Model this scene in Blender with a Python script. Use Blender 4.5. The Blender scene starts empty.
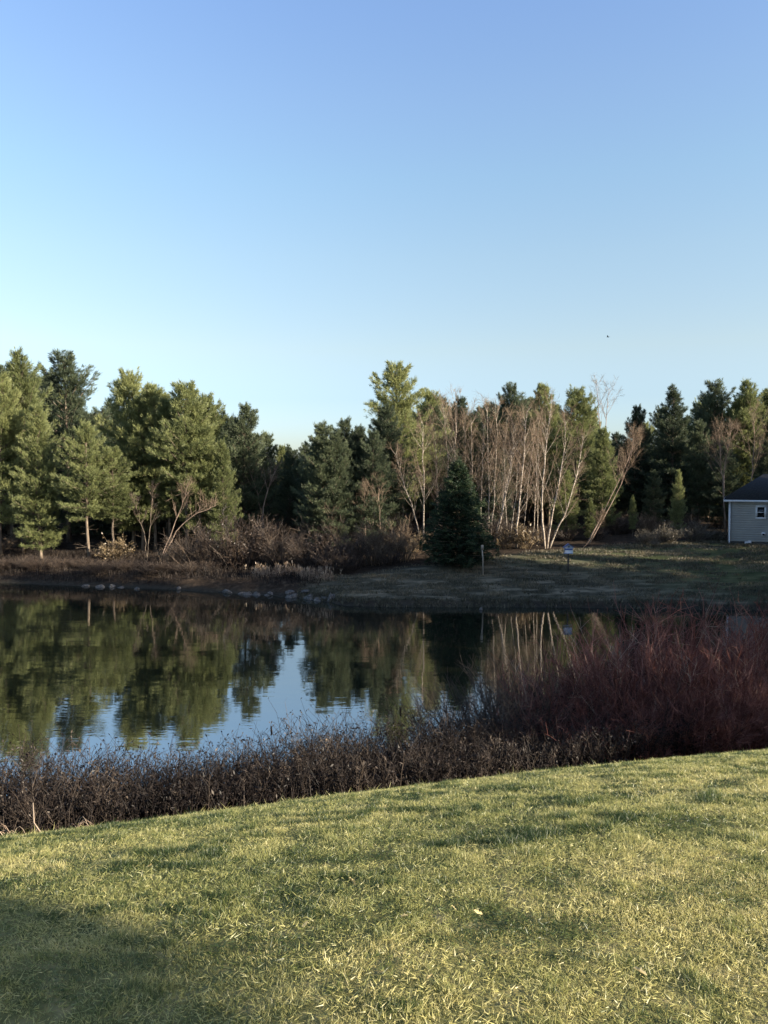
import bpy, math
import numpy as np

rng = np.random.default_rng(11)
S = bpy.context.scene
COL = S.collection
PI = math.pi
CAMZ, F, PITCH = 8.6, 796.0, math.atan(40 / 796.0)
SUN_AZ, SUN_EL = math.radians(67), math.radians(16.5)      # azimuth: degrees from straight behind towards the right
SUND = np.array([math.sin(SUN_AZ) * math.cos(SUN_EL), -math.cos(SUN_AZ) * math.cos(SUN_EL), math.sin(SUN_EL)])

# ---------------------------------------------------------------- helpers
def sm(a, b, x):
    t = np.clip((np.asarray(x, float) - a) / (b - a), 0, 1)
    return t * t * (3 - 2 * t)

_perm = np.random.default_rng(3).random((256, 256))
def vnoise(x, y):
    x = np.asarray(x, float); y = np.asarray(y, float)
    xi = np.floor(x).astype(int); yi = np.floor(y).astype(int)
    fx = x - xi; fy = y - yi
    fx = fx * fx * (3 - 2 * fx); fy = fy * fy * (3 - 2 * fy)
    g = lambda a, b: _perm[a & 255, b & 255]
    return (g(xi, yi) * (1 - fx) + g(xi + 1, yi) * fx) * (1 - fy) + (g(xi, yi + 1) * (1 - fx) + g(xi + 1, yi + 1) * fx) * fy

def fbm(x, y, o=3):
    s = 0; a = .5; n = 0
    for k in range(o):
        s = s + a * vnoise(x * 2 ** k + 17 * k, y * 2 ** k + 5 * k); n += a; a *= .5
    return s / n

def nrm(v):
    return v / np.maximum(np.linalg.norm(v, axis=-1, keepdims=True), 1e-9)

class MB:
    """collects verts / quads / tris with a per-vertex tint, and links them as ONE mesh object"""
    def __init__(s):
        s.v = []; s.q = []; s.t = []; s.c = []; s.qm = []; s.tm = []; s.n = 0
    def add(s, v, q=None, t=None, tint=0.5, mat=0):
        v = np.asarray(v, float).reshape(-1, 3)
        s.v.append(v); s.c.append(np.broadcast_to(np.asarray(tint, float), (len(v),)).copy())
        if q is not None and len(q):
            q = np.asarray(q, int).reshape(-1, 4) + s.n; s.q.append(q); s.qm.append(np.full(len(q), mat))
        if t is not None and len(t):
            t = np.asarray(t, int).reshape(-1, 3) + s.n; s.t.append(t); s.tm.append(np.full(len(t), mat))
        s.n += len(v)
    def mesh(s, name, mats, smooth=False):
        m = bpy.data.meshes.new(name)
        V = np.concatenate(s.v)
        Q = np.concatenate(s.q) if s.q else np.zeros((0, 4), int)
        T = np.concatenate(s.t) if s.t else np.zeros((0, 3), int)
        m.vertices.add(len(V)); m.vertices.foreach_set('co', V.astype(np.float32).ravel())
        m.loops.add(Q.size + T.size)
        m.loops.foreach_set('vertex_index', np.concatenate([Q.ravel(), T.ravel()]).astype(np.int32))
        m.polygons.add(len(Q) + len(T))
        st = np.concatenate([np.arange(len(Q)) * 4, Q.size + np.arange(len(T)) * 3])
        m.polygons.foreach_set('loop_start', st.astype(np.int32))
        mi = np.concatenate((s.qm + s.tm) or [np.zeros(0)])
        if smooth:
            m.polygons.foreach_set('use_smooth', np.ones(len(st), bool))
        a = m.attributes.new('tint', 'FLOAT', 'POINT')
        a.data.foreach_set('value', np.concatenate(s.c).astype(np.float32))
        for x in (mats if isinstance(mats, (list, tuple)) else [mats]):
            m.materials.append(x)
        m.polygons.foreach_set('material_index', mi.astype(np.int32))
        m.update(calc_edges=True); m.validate()
        return m
    def build(s, name, mats, parent=None, smooth=False):
        return link(name, s.mesh(name, mats, smooth), parent)

def link(name, data, parent=None):
    o = bpy.data.objects.new(name, data); COL.objects.link(o)
    if parent: o.parent = parent
    return o

def tag(o, label=None, cat=None, group=None, kind=None):
    if label: o['label'] = label
    if cat: o['category'] = cat
    if group: o['group'] = group
    if kind: o['kind'] = kind
    return o

def empty(name, loc=(0, 0, 0), rz=0, scale=(1, 1, 1)):
    o = bpy.data.objects.new(name, None); COL.objects.link(o)
    o.location = loc; o.rotation_euler = (0, 0, rz); o.scale = scale
    o.empty_display_size = .3
    return o

def segs(mb, P0, P1, r0, r1, n=3, tint=.5, mat=0):
    """N separate tapered prisms"""
    P0 = np.asarray(P0, float).reshape(-1, 3); P1 = np.asarray(P1, float).reshape(-1, 3)
    N = len(P0)
    if not N: return
    d = nrm(P1 - P0)
    ref = np.where(np.abs(d[:, 2:3]) > .9, [[1., 0, 0]], [[0, 0, 1.]])
    a = nrm(np.cross(d, ref)); b = np.cross(d, a)
    ang = np.arange(n) * 2 * PI / n
    ring = a[:, None] * np.cos(ang)[None, :, None] + b[:, None] * np.sin(ang)[None, :, None]
    r0 = np.broadcast_to(np.asarray(r0, float), (N,)); r1 = np.broadcast_to(np.asarray(r1, float), (N,))
    v = np.concatenate([P0[:, None] + ring * r0[:, None, None], P1[:, None] + ring * r1[:, None, None]], 1)
    i = np.arange(n); j = (i + 1) % n
    q = np.stack([i, j, j + n, i + n], 1)
    q = (np.arange(N) * 2 * n)[:, None, None] + q[None]
    t = np.repeat(np.broadcast_to(np.asarray(tint, float), (N,)), 2 * n)
    mb.add(v, q.reshape(-1, 4), tint=t, mat=mat)

def tube(mb, P, R, n=7, tint=.5, mat=0, cap=True):
    P = np.asarray(P, float); k = len(P); R = np.broadcast_to(np.asarray(R, float), (k,))
    d = nrm(np.gradient(P, axis=0))
    ref = np.array([0.31, .95, 0.02]) if abs(d[0][2]) > .6 else np.array([0, 0, 1.])
    a = nrm(np.cross(d, ref)); b = np.cross(d, a)
    ang = np.arange(n) * 2 * PI / n
    v = P[:, None] + (a[:, None] * np.cos(ang)[None, :, None] + b[:, None] * np.sin(ang)[None, :, None]) * R[:, None, None]
    i = np.arange(n); j = (i + 1) % n
    q = (np.arange(k - 1) * n)[:, None, None] + np.stack([i, j, j + n, i + n], 1)[None]
    v = v.reshape(-1, 3)
    t = []
    if cap:
        v = np.concatenate([v, P[-1:], P[:1]])
        t = [(k * n, (k - 1) * n + a_, (k - 1) * n + (a_ + 1) % n) for a_ in range(n)] + [(k * n + 1, (a_ + 1) % n, a_) for a_ in range(n)]
    mb.add(v, q.reshape(-1, 4), t, tint=tint, mat=mat)

def box(mb, lo, hi, mat=0, tint=.5):
    x0, y0, z0 = lo; x1, y1, z1 = hi
    v = [(x0, y0, z0), (x1, y0, z0), (x1, y1, z0), (x0, y1, z0), (x0, y0, z1), (x1, y0, z1), (x1, y1, z1), (x0, y1, z1)]
    q = [(0, 3, 2, 1), (4, 5, 6, 7), (0, 1, 5, 4), (1, 2, 6, 5), (2, 3, 7, 6), (3, 0, 4, 7)]
    mb.add(v, q, mat=mat, tint=tint)

def blades(mb, P, d, L, W, tint=.5, g=rng, mat=0):
    """diamond-shaped leaf/needle faces"""
    N = len(P); d = nrm(d)
    s = nrm(np.cross(d, g.normal(size=(N, 3))))
    L = np.broadcast_to(L, (N,))[:, None]; W = np.broadcast_to(W, (N,))[:, None]
    m = P + d * L * .45
    v = np.stack([P, m + s * W * .5, P + d * L, m - s * W * .5], 1)
    mb.add(v, np.arange(4 * N).reshape(-1, 4), tint=np.repeat(np.broadcast_to(tint, (N,)), 4), mat=mat)

def leaf_ribbon(mb, P, d, bend, L, W, tint, g):
    """grass blades: a quad and a tip triangle, bent over"""
    N = len(P)
    s = nrm(np.cross(d, g.normal(size=(N, 3)))) * W[:, None] * .5
    m = P + d * (L * .55)[:, None]
    e = P + (d * .85 + bend) * L[:, None]
    v = np.stack([P - s, P + s, m + s * .8, m - s * .8, e], 1)
    b = np.arange(N)[:, None] * 5
    mb.add(v, b + np.array([[0, 1, 2, 3]]), b + np.array([[3, 2, 4]]), tint=np.repeat(tint, 5))

def ray(px, py):
    a = (px - 384) / F; b = (512 - py) / F
    return np.array([a, math.cos(PITCH) + b * math.sin(PITCH), -math.sin(PITCH) + b * math.cos(PITCH)])
def at(px, py, D):
    r = ray(px, py); return np.array([0, 0, CAMZ]) + r / r[1] * D

# ---------------------------------------------------------------- materials
def mat(name):
    m = bpy.data.materials.new(name); m.use_nodes = True
    nt = m.node_tree; nt.nodes.clear()
    out = nt.nodes.new('ShaderNodeOutputMaterial')
    return m, nt, out
def N(nt, t, **k):
    n = nt.nodes.new(t)
    for a, b in k.items():
        if a.startswith('i_'):
            n.inputs[a[2:].replace('_', ' ')].default_value = b
        else: setattr(n, a, b)
    return n
def ramp(nt, stops, src):
    r = N(nt, 'ShaderNodeValToRGB'); e = r.color_ramp.elements
    e[0].position = stops[0][0]; e[0].color = (*stops[0][1], 1)
    e[1].position = stops[-1][0]; e[1].color = (*stops[-1][1], 1)
    for p, c in stops[1:-1]:
        x = e.new(p); x.color = (*c, 1)
    nt.links.new(src, r.inputs[0]); return r.outputs[0]
def noise(nt, scale, detail=4, rough=.55, vec=None, stretch=None):
    if vec is None:
        vec = N(nt, 'ShaderNodeTexCoord').outputs['Object']
    if stretch:
        mp = N(nt, 'ShaderNodeMapping'); mp.inputs['Scale'].default_value = stretch
        nt.links.new(vec, mp.inputs[0]); vec = mp.outputs[0]
    n = N(nt, 'ShaderNodeTexNoise'); n.inputs['Scale'].default_value = scale
    n.inputs['Detail'].default_value = detail; n.inputs['Roughness'].default_value = rough
    nt.links.new(vec, n.inputs['Vector']); return n.outputs['Fac']
def math_(nt, op, a, b=None, clamp=False):
    n = N(nt, 'ShaderNodeMath', operation=op); n.use_clamp = clamp
    for i, x in enumerate((a, b)):
        if x is None: continue
        if isinstance(x, (int, float)): n.inputs[i].default_value = x
        else: nt.links.new(x, n.inputs[i])
    return n.outputs[0]

def leaf_mat(name, stops, trans=.35, rand=.25, gloss=.06):
    """tint attribute -> colour, small per-object drift; diffuse + translucent"""
    m, nt, out = mat(name)
    a = N(nt, 'ShaderNodeAttribute', attribute_name='tint').outputs['Fac']
    oi = N(nt, 'ShaderNodeObjectInfo').outputs['Random']
    v = math_(nt, 'ADD', a, math_(nt, 'MULTIPLY', math_(nt, 'SUBTRACT', oi, .5), rand))
    c = ramp(nt, stops, v)
    d = N(nt, 'ShaderNodeBsdfDiffuse'); t = N(nt, 'ShaderNodeBsdfTranslucent'); mx = N(nt, 'ShaderNodeMixShader')
    mx.inputs[0].default_value = trans
    nt.links.new(c, d.inputs[0]); nt.links.new(c, t.inputs[0])
    nt.links.new(d.outputs[0], mx.inputs[1]); nt.links.new(t.outputs[0], mx.inputs[2])
    g = N(nt, 'ShaderNodeBsdfGlossy'); g.inputs['Roughness'].default_value = .45; g.inputs[0].default_value = (1, 1, 1, 1)
    m2 = N(nt, 'ShaderNodeMixShader'); m2.inputs[0].default_value = gloss
    nt.links.new(mx.outputs[0], m2.inputs[1]); nt.links.new(g.outputs[0], m2.inputs[2])
    nt.links.new(m2.outputs[0], out.inputs[0]); return m

def rough_mat(name, stops, scale=3, rough=.9, bump=.0, stretch=None, detail=5, spec=.2):
    m, nt, out = mat(name)
    p = N(nt, 'ShaderNodeBsdfPrincipled'); p.inputs['Roughness'].default_value = rough
    p.inputs['Specular IOR Level'].default_value = spec
    n = noise(nt, scale, detail, stretch=stretch)
    nt.links.new(ramp(nt, stops, n), p.inputs['Base Color'])
    if bump:
        b = N(nt, 'ShaderNodeBump'); b.inputs['Strength'].default_value = bump; b.inputs['Distance'].default_value = .03
        nt.links.new(n, b.inputs['Height']); nt.links.new(b.outputs[0], p.inputs['Normal'])
    nt.links.new(p.outputs[0], out.inputs[0]); return m

M = {}
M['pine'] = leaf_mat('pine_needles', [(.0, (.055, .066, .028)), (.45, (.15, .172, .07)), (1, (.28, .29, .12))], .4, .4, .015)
M['darkpine'] = leaf_mat('dark_pine_needles', [(.0, (.026, .037, .027)), (.5, (.066, .084, .05)), (1, (.13, .15, .08))], .25, .4, .015)
M['spruce'] = leaf_mat('spruce_needles', [(.0, (.004, .011, .009)), (.5, (.017, .031, .018)), (1, (.065, .088, .042))], .15, .1, .01)
M['bark'] = rough_mat('pine_bark', [(.3, (.06, .045, .035)), (.55, (.15, .115, .085)), (.75, (.27, .22, .17))], 2.2, bump=.5, stretch=(3, 3, .6))
M['birchbark'] = rough_mat('birch_bark', [(.36, (.09, .07, .055)), (.47, (.30, .245, .195)), (.72, (.52, .445, .365))], 2.4, bump=.2, stretch=(1, 1, 4))
M['tanbark'] = rough_mat('grey_tan_bark', [(.3, (.13, .09, .07)), (.6, (.30, .22, .17)), (.75, (.4, .32, .25))], 2, bump=.2, stretch=(2, 2, .6))
M['twig'] = leaf_mat('brown_twigs', [(0, (.075, .052, .038)), (.5, (.19, .138, .095)), (1, (.35, .265, .18))], .2, .35, .01)
M['redtwig'] = leaf_mat('red_twigs', [(0, (.022, .010, .010)), (.5, (.15, .056, .044)), (.85, (.26, .125, .10)), (1, (.30, .22, .17))], .1, .25, .02)
M['brush'] = leaf_mat('brush_twigs', [(0, (.018, .013, .011)), (.5, (.055, .038, .028)), (1, (.15, .11, .08))], .15, .35, .03)
M['greybrush'] = leaf_mat('grey_brush_twigs', [(0, (.045, .04, .03)), (.5, (.13, .11, .08)), (1, (.26, .22, .16))], .15, .2, .03)
M['weed'] = leaf_mat('dead_weed', [(0, (.010, .008, .008)), (.5, (.030, .023, .020)), (1, (.11, .085, .066))], .2, 0, .01)
M['straw'] = leaf_mat('dry_straw', [(0, (.09, .06, .045)), (.5, (.30, .21, .145)), (1, (.52, .41, .29))], .25, .2, .03)
M['fallenleaf'] = leaf_mat('pale_fallen_leaf', [(0, (.30, .22, .10)), (.5, (.46, .37, .18)), (1, (.6, .5, .27))], .3, .3, .03)
M['oakleaf'] = leaf_mat('dry_oak_leaf', [(0, (.07, .045, .028)), (.5, (.15, .105, .06)), (1, (.27, .20, .11))], .35, .3, .03)
M['grass'] = leaf_mat('lawn_blade', [(0, (.03, .055, .016)), (.22, (.09, .125, .034)), (.5, (.345, .34, .118)), (.78, (.53, .475, .19)), (1, (.62, .54, .27))], .45, 0, .03)
M['fieldgrass'] = leaf_mat('field_blade', [(0, (.035, .036, .02)), (.5, (.10, .088, .055)), (1, (.27, .22, .14))], .3, 0, .03)
M['rock'] = rough_mat('grey_rock', [(.3, (.03, .029, .027)), (.6, (.12, .11, .10)), (.8, (.30, .275, .25))], 3, bump=.6)
M['wood'] = rough_mat('weathered_wood', [(.3, (.16, .13, .10)), (.7, (.40, .35, .28))], 6, bump=.3, stretch=(3, 3, .4))
M['darkpost'] = rough_mat('dark_post', [(.3, (.03, .03, .03)), (.7, (.08, .075, .07))], 6, stretch=(3, 3, .4))
M['white'] = rough_mat('white_paint', [(.3, (.50, .52, .54)), (.7, (.62, .63, .645))], 5, rough=.5)
M['bluepaint'] = rough_mat('blue_paint', [(.3, (.07, .12, .28)), (.7, (.12, .19, .40))], 5, rough=.5)
M['black'] = rough_mat('dark_opening', [(.3, (.012, .012, .014)), (.7, (.02, .02, .022))], 5)
M['shingle'] = rough_mat('roof_shingle', [(.3, (.014, .016, .018)), (.7, (.035, .036, .04))], 9, bump=.5)
M['concrete'] = rough_mat('foundation_concrete', [(.3, (.06, .062, .068)), (.7, (.12, .12, .125))], 4, bump=.3)
M['cattail'] = rough_mat('cattail_head', [(.3, (.025, .014, .01)), (.7, (.06, .035, .022))], 30, bump=.3)
M['feather'] = rough_mat('dark_feather', [(.3, (.03, .03, .032)), (.7, (.07, .07, .075))], 20)

def siding(name, c0, c1):
    m, nt, out = mat(name)
    p = N(nt, 'ShaderNodeBsdfPrincipled'); p.inputs['Roughness'].default_value = .6
    nt.links.new(ramp(nt, [(.3, c0), (.7, c1)], noise(nt, 1.5, 5)), p.inputs['Base Color'])
    nt.links.new(p.outputs[0], out.inputs[0]); return m
M['siding'] = siding('grey_blue_siding', (.30, .305, .302), (.355, .36, .355))

m, nt, out = mat('window_glass')
p = N(nt, 'ShaderNodeBsdfPrincipled'); p.inputs['Base Color'].default_value = (.01, .012, .015, 1); p.inputs['Roughness'].default_value = .08
nt.links.new(p.outputs[0], out.inputs[0]); M['glass'] = m

# pond: dark water, mirror-like at grazing angles, wind ripples in broken bands
m, nt, out = mat('pond_water')
tc = N(nt, 'ShaderNodeTexCoord').outputs['Object']
n1 = noise(nt, .9, 3, .5, tc, (.45, 1.5, 1)); n2 = noise(nt, 5.5, 2, .5, tc, (.5, 1.4, 1))
band = math_(nt, 'MULTIPLY', math_(nt, 'SUBTRACT', noise(nt, .16, 3, .6, tc, (.4, 1.6, 1)), .42), 3.2, True)
h = math_(nt, 'ADD', math_(nt, 'MULTIPLY', n1, .010), math_(nt, 'MULTIPLY', math_(nt, 'MULTIPLY', n2, band), .0035))
b = N(nt, 'ShaderNodeBump'); b.inputs['Strength'].default_value = .55; b.inputs['Distance'].default_value = 1.0
nt.links.new(h, b.inputs['Height'])
gl = N(nt, 'ShaderNodeBsdfGlossy'); gl.inputs['Roughness'].default_value = .025; gl.inputs[0].default_value = (.95, .97, 1, 1)
df = N(nt, 'ShaderNodeBsdfDiffuse'); df.inputs[0].default_value = (.010, .012, .008, 1)
fr = N(nt, 'ShaderNodeFresnel'); fr.inputs[0].default_value = 8.0
for x in (gl, fr): nt.links.new(b.outputs[0], x.inputs['Normal'])
mx = N(nt, 'ShaderNodeMixShader'); nt.links.new(fr.outputs[0], mx.inputs[0]); nt.links.new(df.outputs[0], mx.inputs[1]); nt.links.new(gl.outputs[0], mx.inputs[2])
nt.links.new(mx.outputs[0], out.inputs[0]); M['water'] = m

# ground: turf near, rough field across the pond, litter under the woods, mud at the waterline
m, nt, out = mat('ground_cover')
p = N(nt, 'ShaderNodeBsdfPrincipled'); p.inputs['Roughness'].default_value = 1; p.inputs['Specular IOR Level'].default_value = .05
tc = N(nt, 'ShaderNodeTexCoord').outputs['Object']
turf = ramp(nt, [(.3, (.05, .06, .022)), (.5, (.14, .13, .05)), (.7, (.28, .23, .11))], noise(nt, 6, 6, .65, tc))
fld = ramp(nt, [(.34, (.026, .025, .017)), (.5, (.078, .07, .048)), (.64, (.19, .16, .11))], noise(nt, .9, 7, .7, tc, (.5, 1.6, 1)))
lit = ramp(nt, [(.3, (.014, .011, .008)), (.5, (.035, .025, .018)), (.7, (.085, .06, .04))], noise(nt, 2.2, 6, .7, tc))
mud = ramp(nt, [(.3, (.02, .018, .014)), (.7, (.05, .045, .036))], noise(nt, 4, 5, .6, tc))
def mixc(fac, a, b_):
    n = N(nt, 'ShaderNodeMix', data_type='RGBA'); nt.links.new(fac, n.inputs[0]); nt.links.new(a, n.inputs[6]); nt.links.new(b_, n.inputs[7]); return n.outputs[2]
A = lambda nm: N(nt, 'ShaderNodeAttribute', attribute_name=nm).outputs['Fac']
grn = ramp(nt, [(.3, (.026, .034, .015)), (.5, (.062, .070, .032)), (.7, (.13, .12, .06))], noise(nt, 1.2, 6, .7, tc, (.5, 1.4, 1)))
c = mixc(A('lawn'), lit, turf); c = mixc(A('field'), c, fld); c = mixc(A('green'), c, grn); c = mixc(A('mud'), c, mud)
nt.links.new(c, p.inputs['Base Color'])
b = N(nt, 'ShaderNodeBump'); b.inputs['Strength'].default_value = .6; b.inputs['Distance'].default_value = .06
nt.links.new(noise(nt, 5, 6, .7, tc), b.inputs['Height']); nt.links.new(b.outputs[0], p.inputs['Normal'])
nt.links.new(p.outputs[0], out.inputs[0]); M['ground'] = m

# ---------------------------------------------------------------- terrain
Q = (7.0, .00934, -.02721, -.07033, .02511, -.00875)
def near_z(x, y):
    x = np.asarray(x, float); y = np.asarray(y, float)
    xc = np.clip(x, -11, 14); yc = np.clip(y, 0, None)
    A_ = Q[0] + Q[3] * xc + Q[5] * xc * xc; B_ = Q[1] + Q[4] * xc; C_ = Q[2]
    y1 = (-.72 - B_) / (2 * C_)
    yy = np.minimum(yc, y1)
    z = A_ + B_ * yy + C_ * yy * yy - .72 * np.maximum(yc - y1, 0)
    return np.minimum(z, 7.6) - .03 * np.clip(x - 14, 0, 40)
def shore(x):
    return np.interp(x, [-130, -112, -95, -60, -40, -28, -16, -9, -5.5, -3.6, -2.4, 0, 12, 24, 40, 60],
                        [-60, 20, 48, 64, 63.2, 61.0, 58.0, 55.4, 53.8, 52.3, 51.0, 50.4, 50.2, 49, 44, 42])
def far_z(x, y):
    u = y - shore(x) + .5 * (fbm(x * .35, y * .35) - .5)
    w = sm(-7, 1, x)
    up = np.clip(u, 0, None)
    left = .75 * sm(0, 2.2, up) + .022 * np.minimum(up, 60)
    lim = np.interp(x, [-8, -4, 2, 8, 14, 25], [3, 4.5, 8, 10.8, 13.2, 15.5])
    right = .25 * sm(0, .6, up) + .148 * np.minimum(up, lim) + .03 * np.clip(up - lim, 0, 50)
    z = left * (1 - w) + right * w
    return np.where(u < 0, .35 * u, z)
def terrain(x, y):
    x = np.asarray(x, float); y = np.asarray(y, float)
    z = np.maximum(np.maximum(near_z(x, y), far_z(x, y)), -.8)
    z = z + sm(34, 46, x) * np.clip(2.6 - z, 0, 4) * sm(8, 20, y)
    return z + .05 * (fbm(x * .9, y * .9) - .5) * sm(-.3, .3, z)

xs = np.unique(np.concatenate([np.arange(-460, -120, 34), np.arange(-120, -40, 4), np.arange(-40, -14, 1), np.arange(-14, 18, .25), np.arange(18, 50, 1), np.arange(50, 120, 5), np.arange(120, 461, 34)]))
ys = np.unique(np.concatenate([np.arange(-160, -10, 15), np.arange(-10, 0, 1), np.arange(0, 22, .25), np.arange(22, 46, 2), np.arange(46, 72, .5), np.arange(72, 130, 4), np.arange(130, 701, 38)]))
X, Y = np.meshgrid(xs, ys); Z = terrain(X, Y)
mb = MB(); nx, ny = len(xs), len(ys)
idx = np.arange(nx * ny).reshape(ny, nx)
mb.add(np.stack([X, Y, Z], -1), np.stack([idx[:-1, :-1], idx[:-1, 1:], idx[1:, 1:], idx[1:, :-1]], -1))
def lawn_mask(x, y):
    slope = Q[1] + Q[4] * np.clip(x, -11, 14) + 2 * Q[2] * np.clip(y, 0, None)
    return sm(.56, .47, -slope + .06 * (fbm(x * .8, y * .8) - .5)) * (y < 16)
def field_mask(x, y):
    u = y - shore(x)
    lim = np.interp(x, [-7, -4, 2, 8, 14, 25, 45], [2, 5.5, 9, 11.5, 14, 19, 26])
    return sm(-6.5, -4, x) * sm(.3, .9, u) * sm(lim + 1.5, lim - 1, u) * (u > 0)
go = mb.build('ground', M['ground'], smooth=True)
tag(go, 'grassy ground sloping from the lawn down to the pond and up beyond it', 'ground', kind='structure')
for nm, val in (('lawn', lawn_mask(X, Y)), ('field', field_mask(X, Y)), ('green', field_mask(X, Y) * sm(10, 26, X + 1.2 * (Y - shore(X)) - 8 + 8 * (fbm(X * .2, Y * .5) - .5))), ('mud', sm(.28, .08, Z))):
    a = go.data.attributes.new(nm, 'FLOAT', 'POINT'); a.data.foreach_set('value', val.astype(np.float32).ravel())
mb = MB()
gx = np.linspace(-135, 48, 12); gy = np.linspace(-70, 70, 10)
GX, GY = np.meshgrid(gx, gy); idx = np.arange(120).reshape(10, 12)
mb.add(np.stack([GX, GY, GX * 0], -1), np.stack([idx[:-1, :-1], idx[:-1, 1:], idx[1:, 1:], idx[1:, :-1]], -1))
tag(mb.build('pond_water', M['water']), 'dark still pond mirroring the trees and the pale sky', 'pond', kind='structure')

def gz(x, y): return float(terrain(x, y))

# ---------------------------------------------------------------- lawn grass, field grass, bank weeds (stuff)
def make_lawn():
    g = np.random.default_rng(5)
    def scatter(n, hw):
        y = g.uniform(1.7, 12.2, n); x = g.uniform(-1, 1, n) * (.56 * 12.2 + 1.5)
        keep = (np.abs(x) < .56 * y + 1.5) & (g.random(n) < np.clip(4.2 / y, .36, 1)) & (lawn_mask(x, y) > g.random(n))
        return x[keep], y[keep]
    x, y = scatter(3500000, 0)
    pat = fbm(x * .9, y * 1.1, 4); fine = fbm(x * 4.5 + 40, y * 4.5, 3); dk = .42 * fbm(x * 2.3 + 9, y * 3.2 + 70, 3) + .58 * fbm(x * 6.5 + 31, y * 8.0 + 12, 2); mid = fbm(x * 9 + 4, y * 9, 2)
    thin = np.clip(.22 + 2.6 * (mid - .26), .12, 1) * np.clip(1.3 - 2.2 * np.clip(.42 - dk, 0, 1) * 4, .25, 1)
    k2 = g.random(len(x)) < thin
    x, y, pat, fine, dk = x[k2], y[k2], pat[k2], fine[k2], dk[k2]
    nn = len(x)
    P = np.stack([x, y, terrain(x, y) - .004], -1)
    tuft = np.clip(dk - .55, 0, 1) * 7
    clump = np.clip((mid[k2] - .35) * 2.4, 0, 1)
    L = .74 * np.clip(y / 4.5, .78, 1) * (.014 + .026 * np.clip(fine * 1.6 - .2, 0, 1.2) + .022 * clump + .040 * np.clip(tuft, 0, 1)) * g.uniform(.55, 1.4, nn)
    L[g.random(nn) < .006] *= 1.8
    W = g.uniform(.0012, .0023, nn) * np.clip(y / 4, 1, 2.1)
    lean = fbm(x * 6 + 11, y * 6 + 3, 2) * 12
    d = nrm(np.stack([g.normal(0, .5, nn) + .4 * np.cos(lean), g.normal(0, .5, nn) + .4 * np.sin(lean), np.ones(nn)], -1))
    bend = g.normal(0, .14, (nn, 3)); bend[:, 2] = -np.abs(bend[:, 2]) * .5
    tint = np.clip(.63 + 1.0 * (pat - .5) + g.normal(0, .12, nn) - .60 * np.clip(tuft, 0, 1.1) + .45 * (fine - .5), 0.02, 1)
    mb = MB(); leaf_ribbon(mb, P, d, bend, L, W, tint, g)
    # longer unmown grass along the lawn's far edge
    n2 = 60000; y2 = g.uniform(5, 13, n2); x2 = g.uniform(-8, 9, n2)
    s2 = -(Q[1] + Q[4] * np.clip(x2, -11, 14) + 2 * Q[2] * y2)
    ok = (s2 > .475) & (s2 < .60) & (g.random(n2) < .25 + .75 * (fbm(x2 * 2, y2 * 2, 2) > .5)) & (np.abs(x2) < .56 * y2 + .9); x2, y2 = x2[ok], y2[ok]; m2 = len(x2)
    d2 = nrm(np.stack([g.normal(0, .35, m2), g.normal(0, .35, m2), np.ones(m2)], -1)); b2 = g.normal(0, .22, (m2, 3)); b2[:, 2] *= .3
    leaf_ribbon(mb, np.stack([x2, y2, terrain(x2, y2) - .01], -1), d2, b2, g.uniform(.05, .17, m2) * (.5 + fbm(x2 * 3, y2 * 3, 2)), g.uniform(.004, .008, m2), np.clip(g.normal(.62, .22, m2), 0, 1), g)
    # thatch: cut and dead blades lying in the turf
    x, y = scatter(1200000, 0); nn = len(x)
    P = np.stack([x, y, terrain(x, y) + g.uniform(0, .012, nn)], -1)
    d = nrm(np.stack([g.normal(0, 1, nn), g.normal(0, 1, nn), g.uniform(0, .8, nn)], -1))
    sd = nrm(np.cross(d, g.normal(size=(nn, 3)))) * (g.uniform(.0011, .0022, nn) * np.clip(y / 4.5, 1, 1.9))[:, None]
    v = np.stack([P - sd, P + sd, P + d * g.uniform(.012, .04, nn)[:, None]], 1)
    mb.add(v, t=np.arange(3 * nn).reshape(-1, 3), tint=np.repeat(np.clip(g.normal(.60, .15, nn) + .7 * (fbm(x * .9, y * 1.1, 4) - .5) - .9 * np.clip(.42 - fbm(x * 2.3 + 9, y * 3.2 + 70, 3), 0, 1) * 3, 0, 1), 3))
    tag(mb.build('lawn_grass', M['grass']), 'short yellow-green lawn grass with darker tufts in the low sun', 'grass', kind='stuff')
make_lawn()

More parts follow.
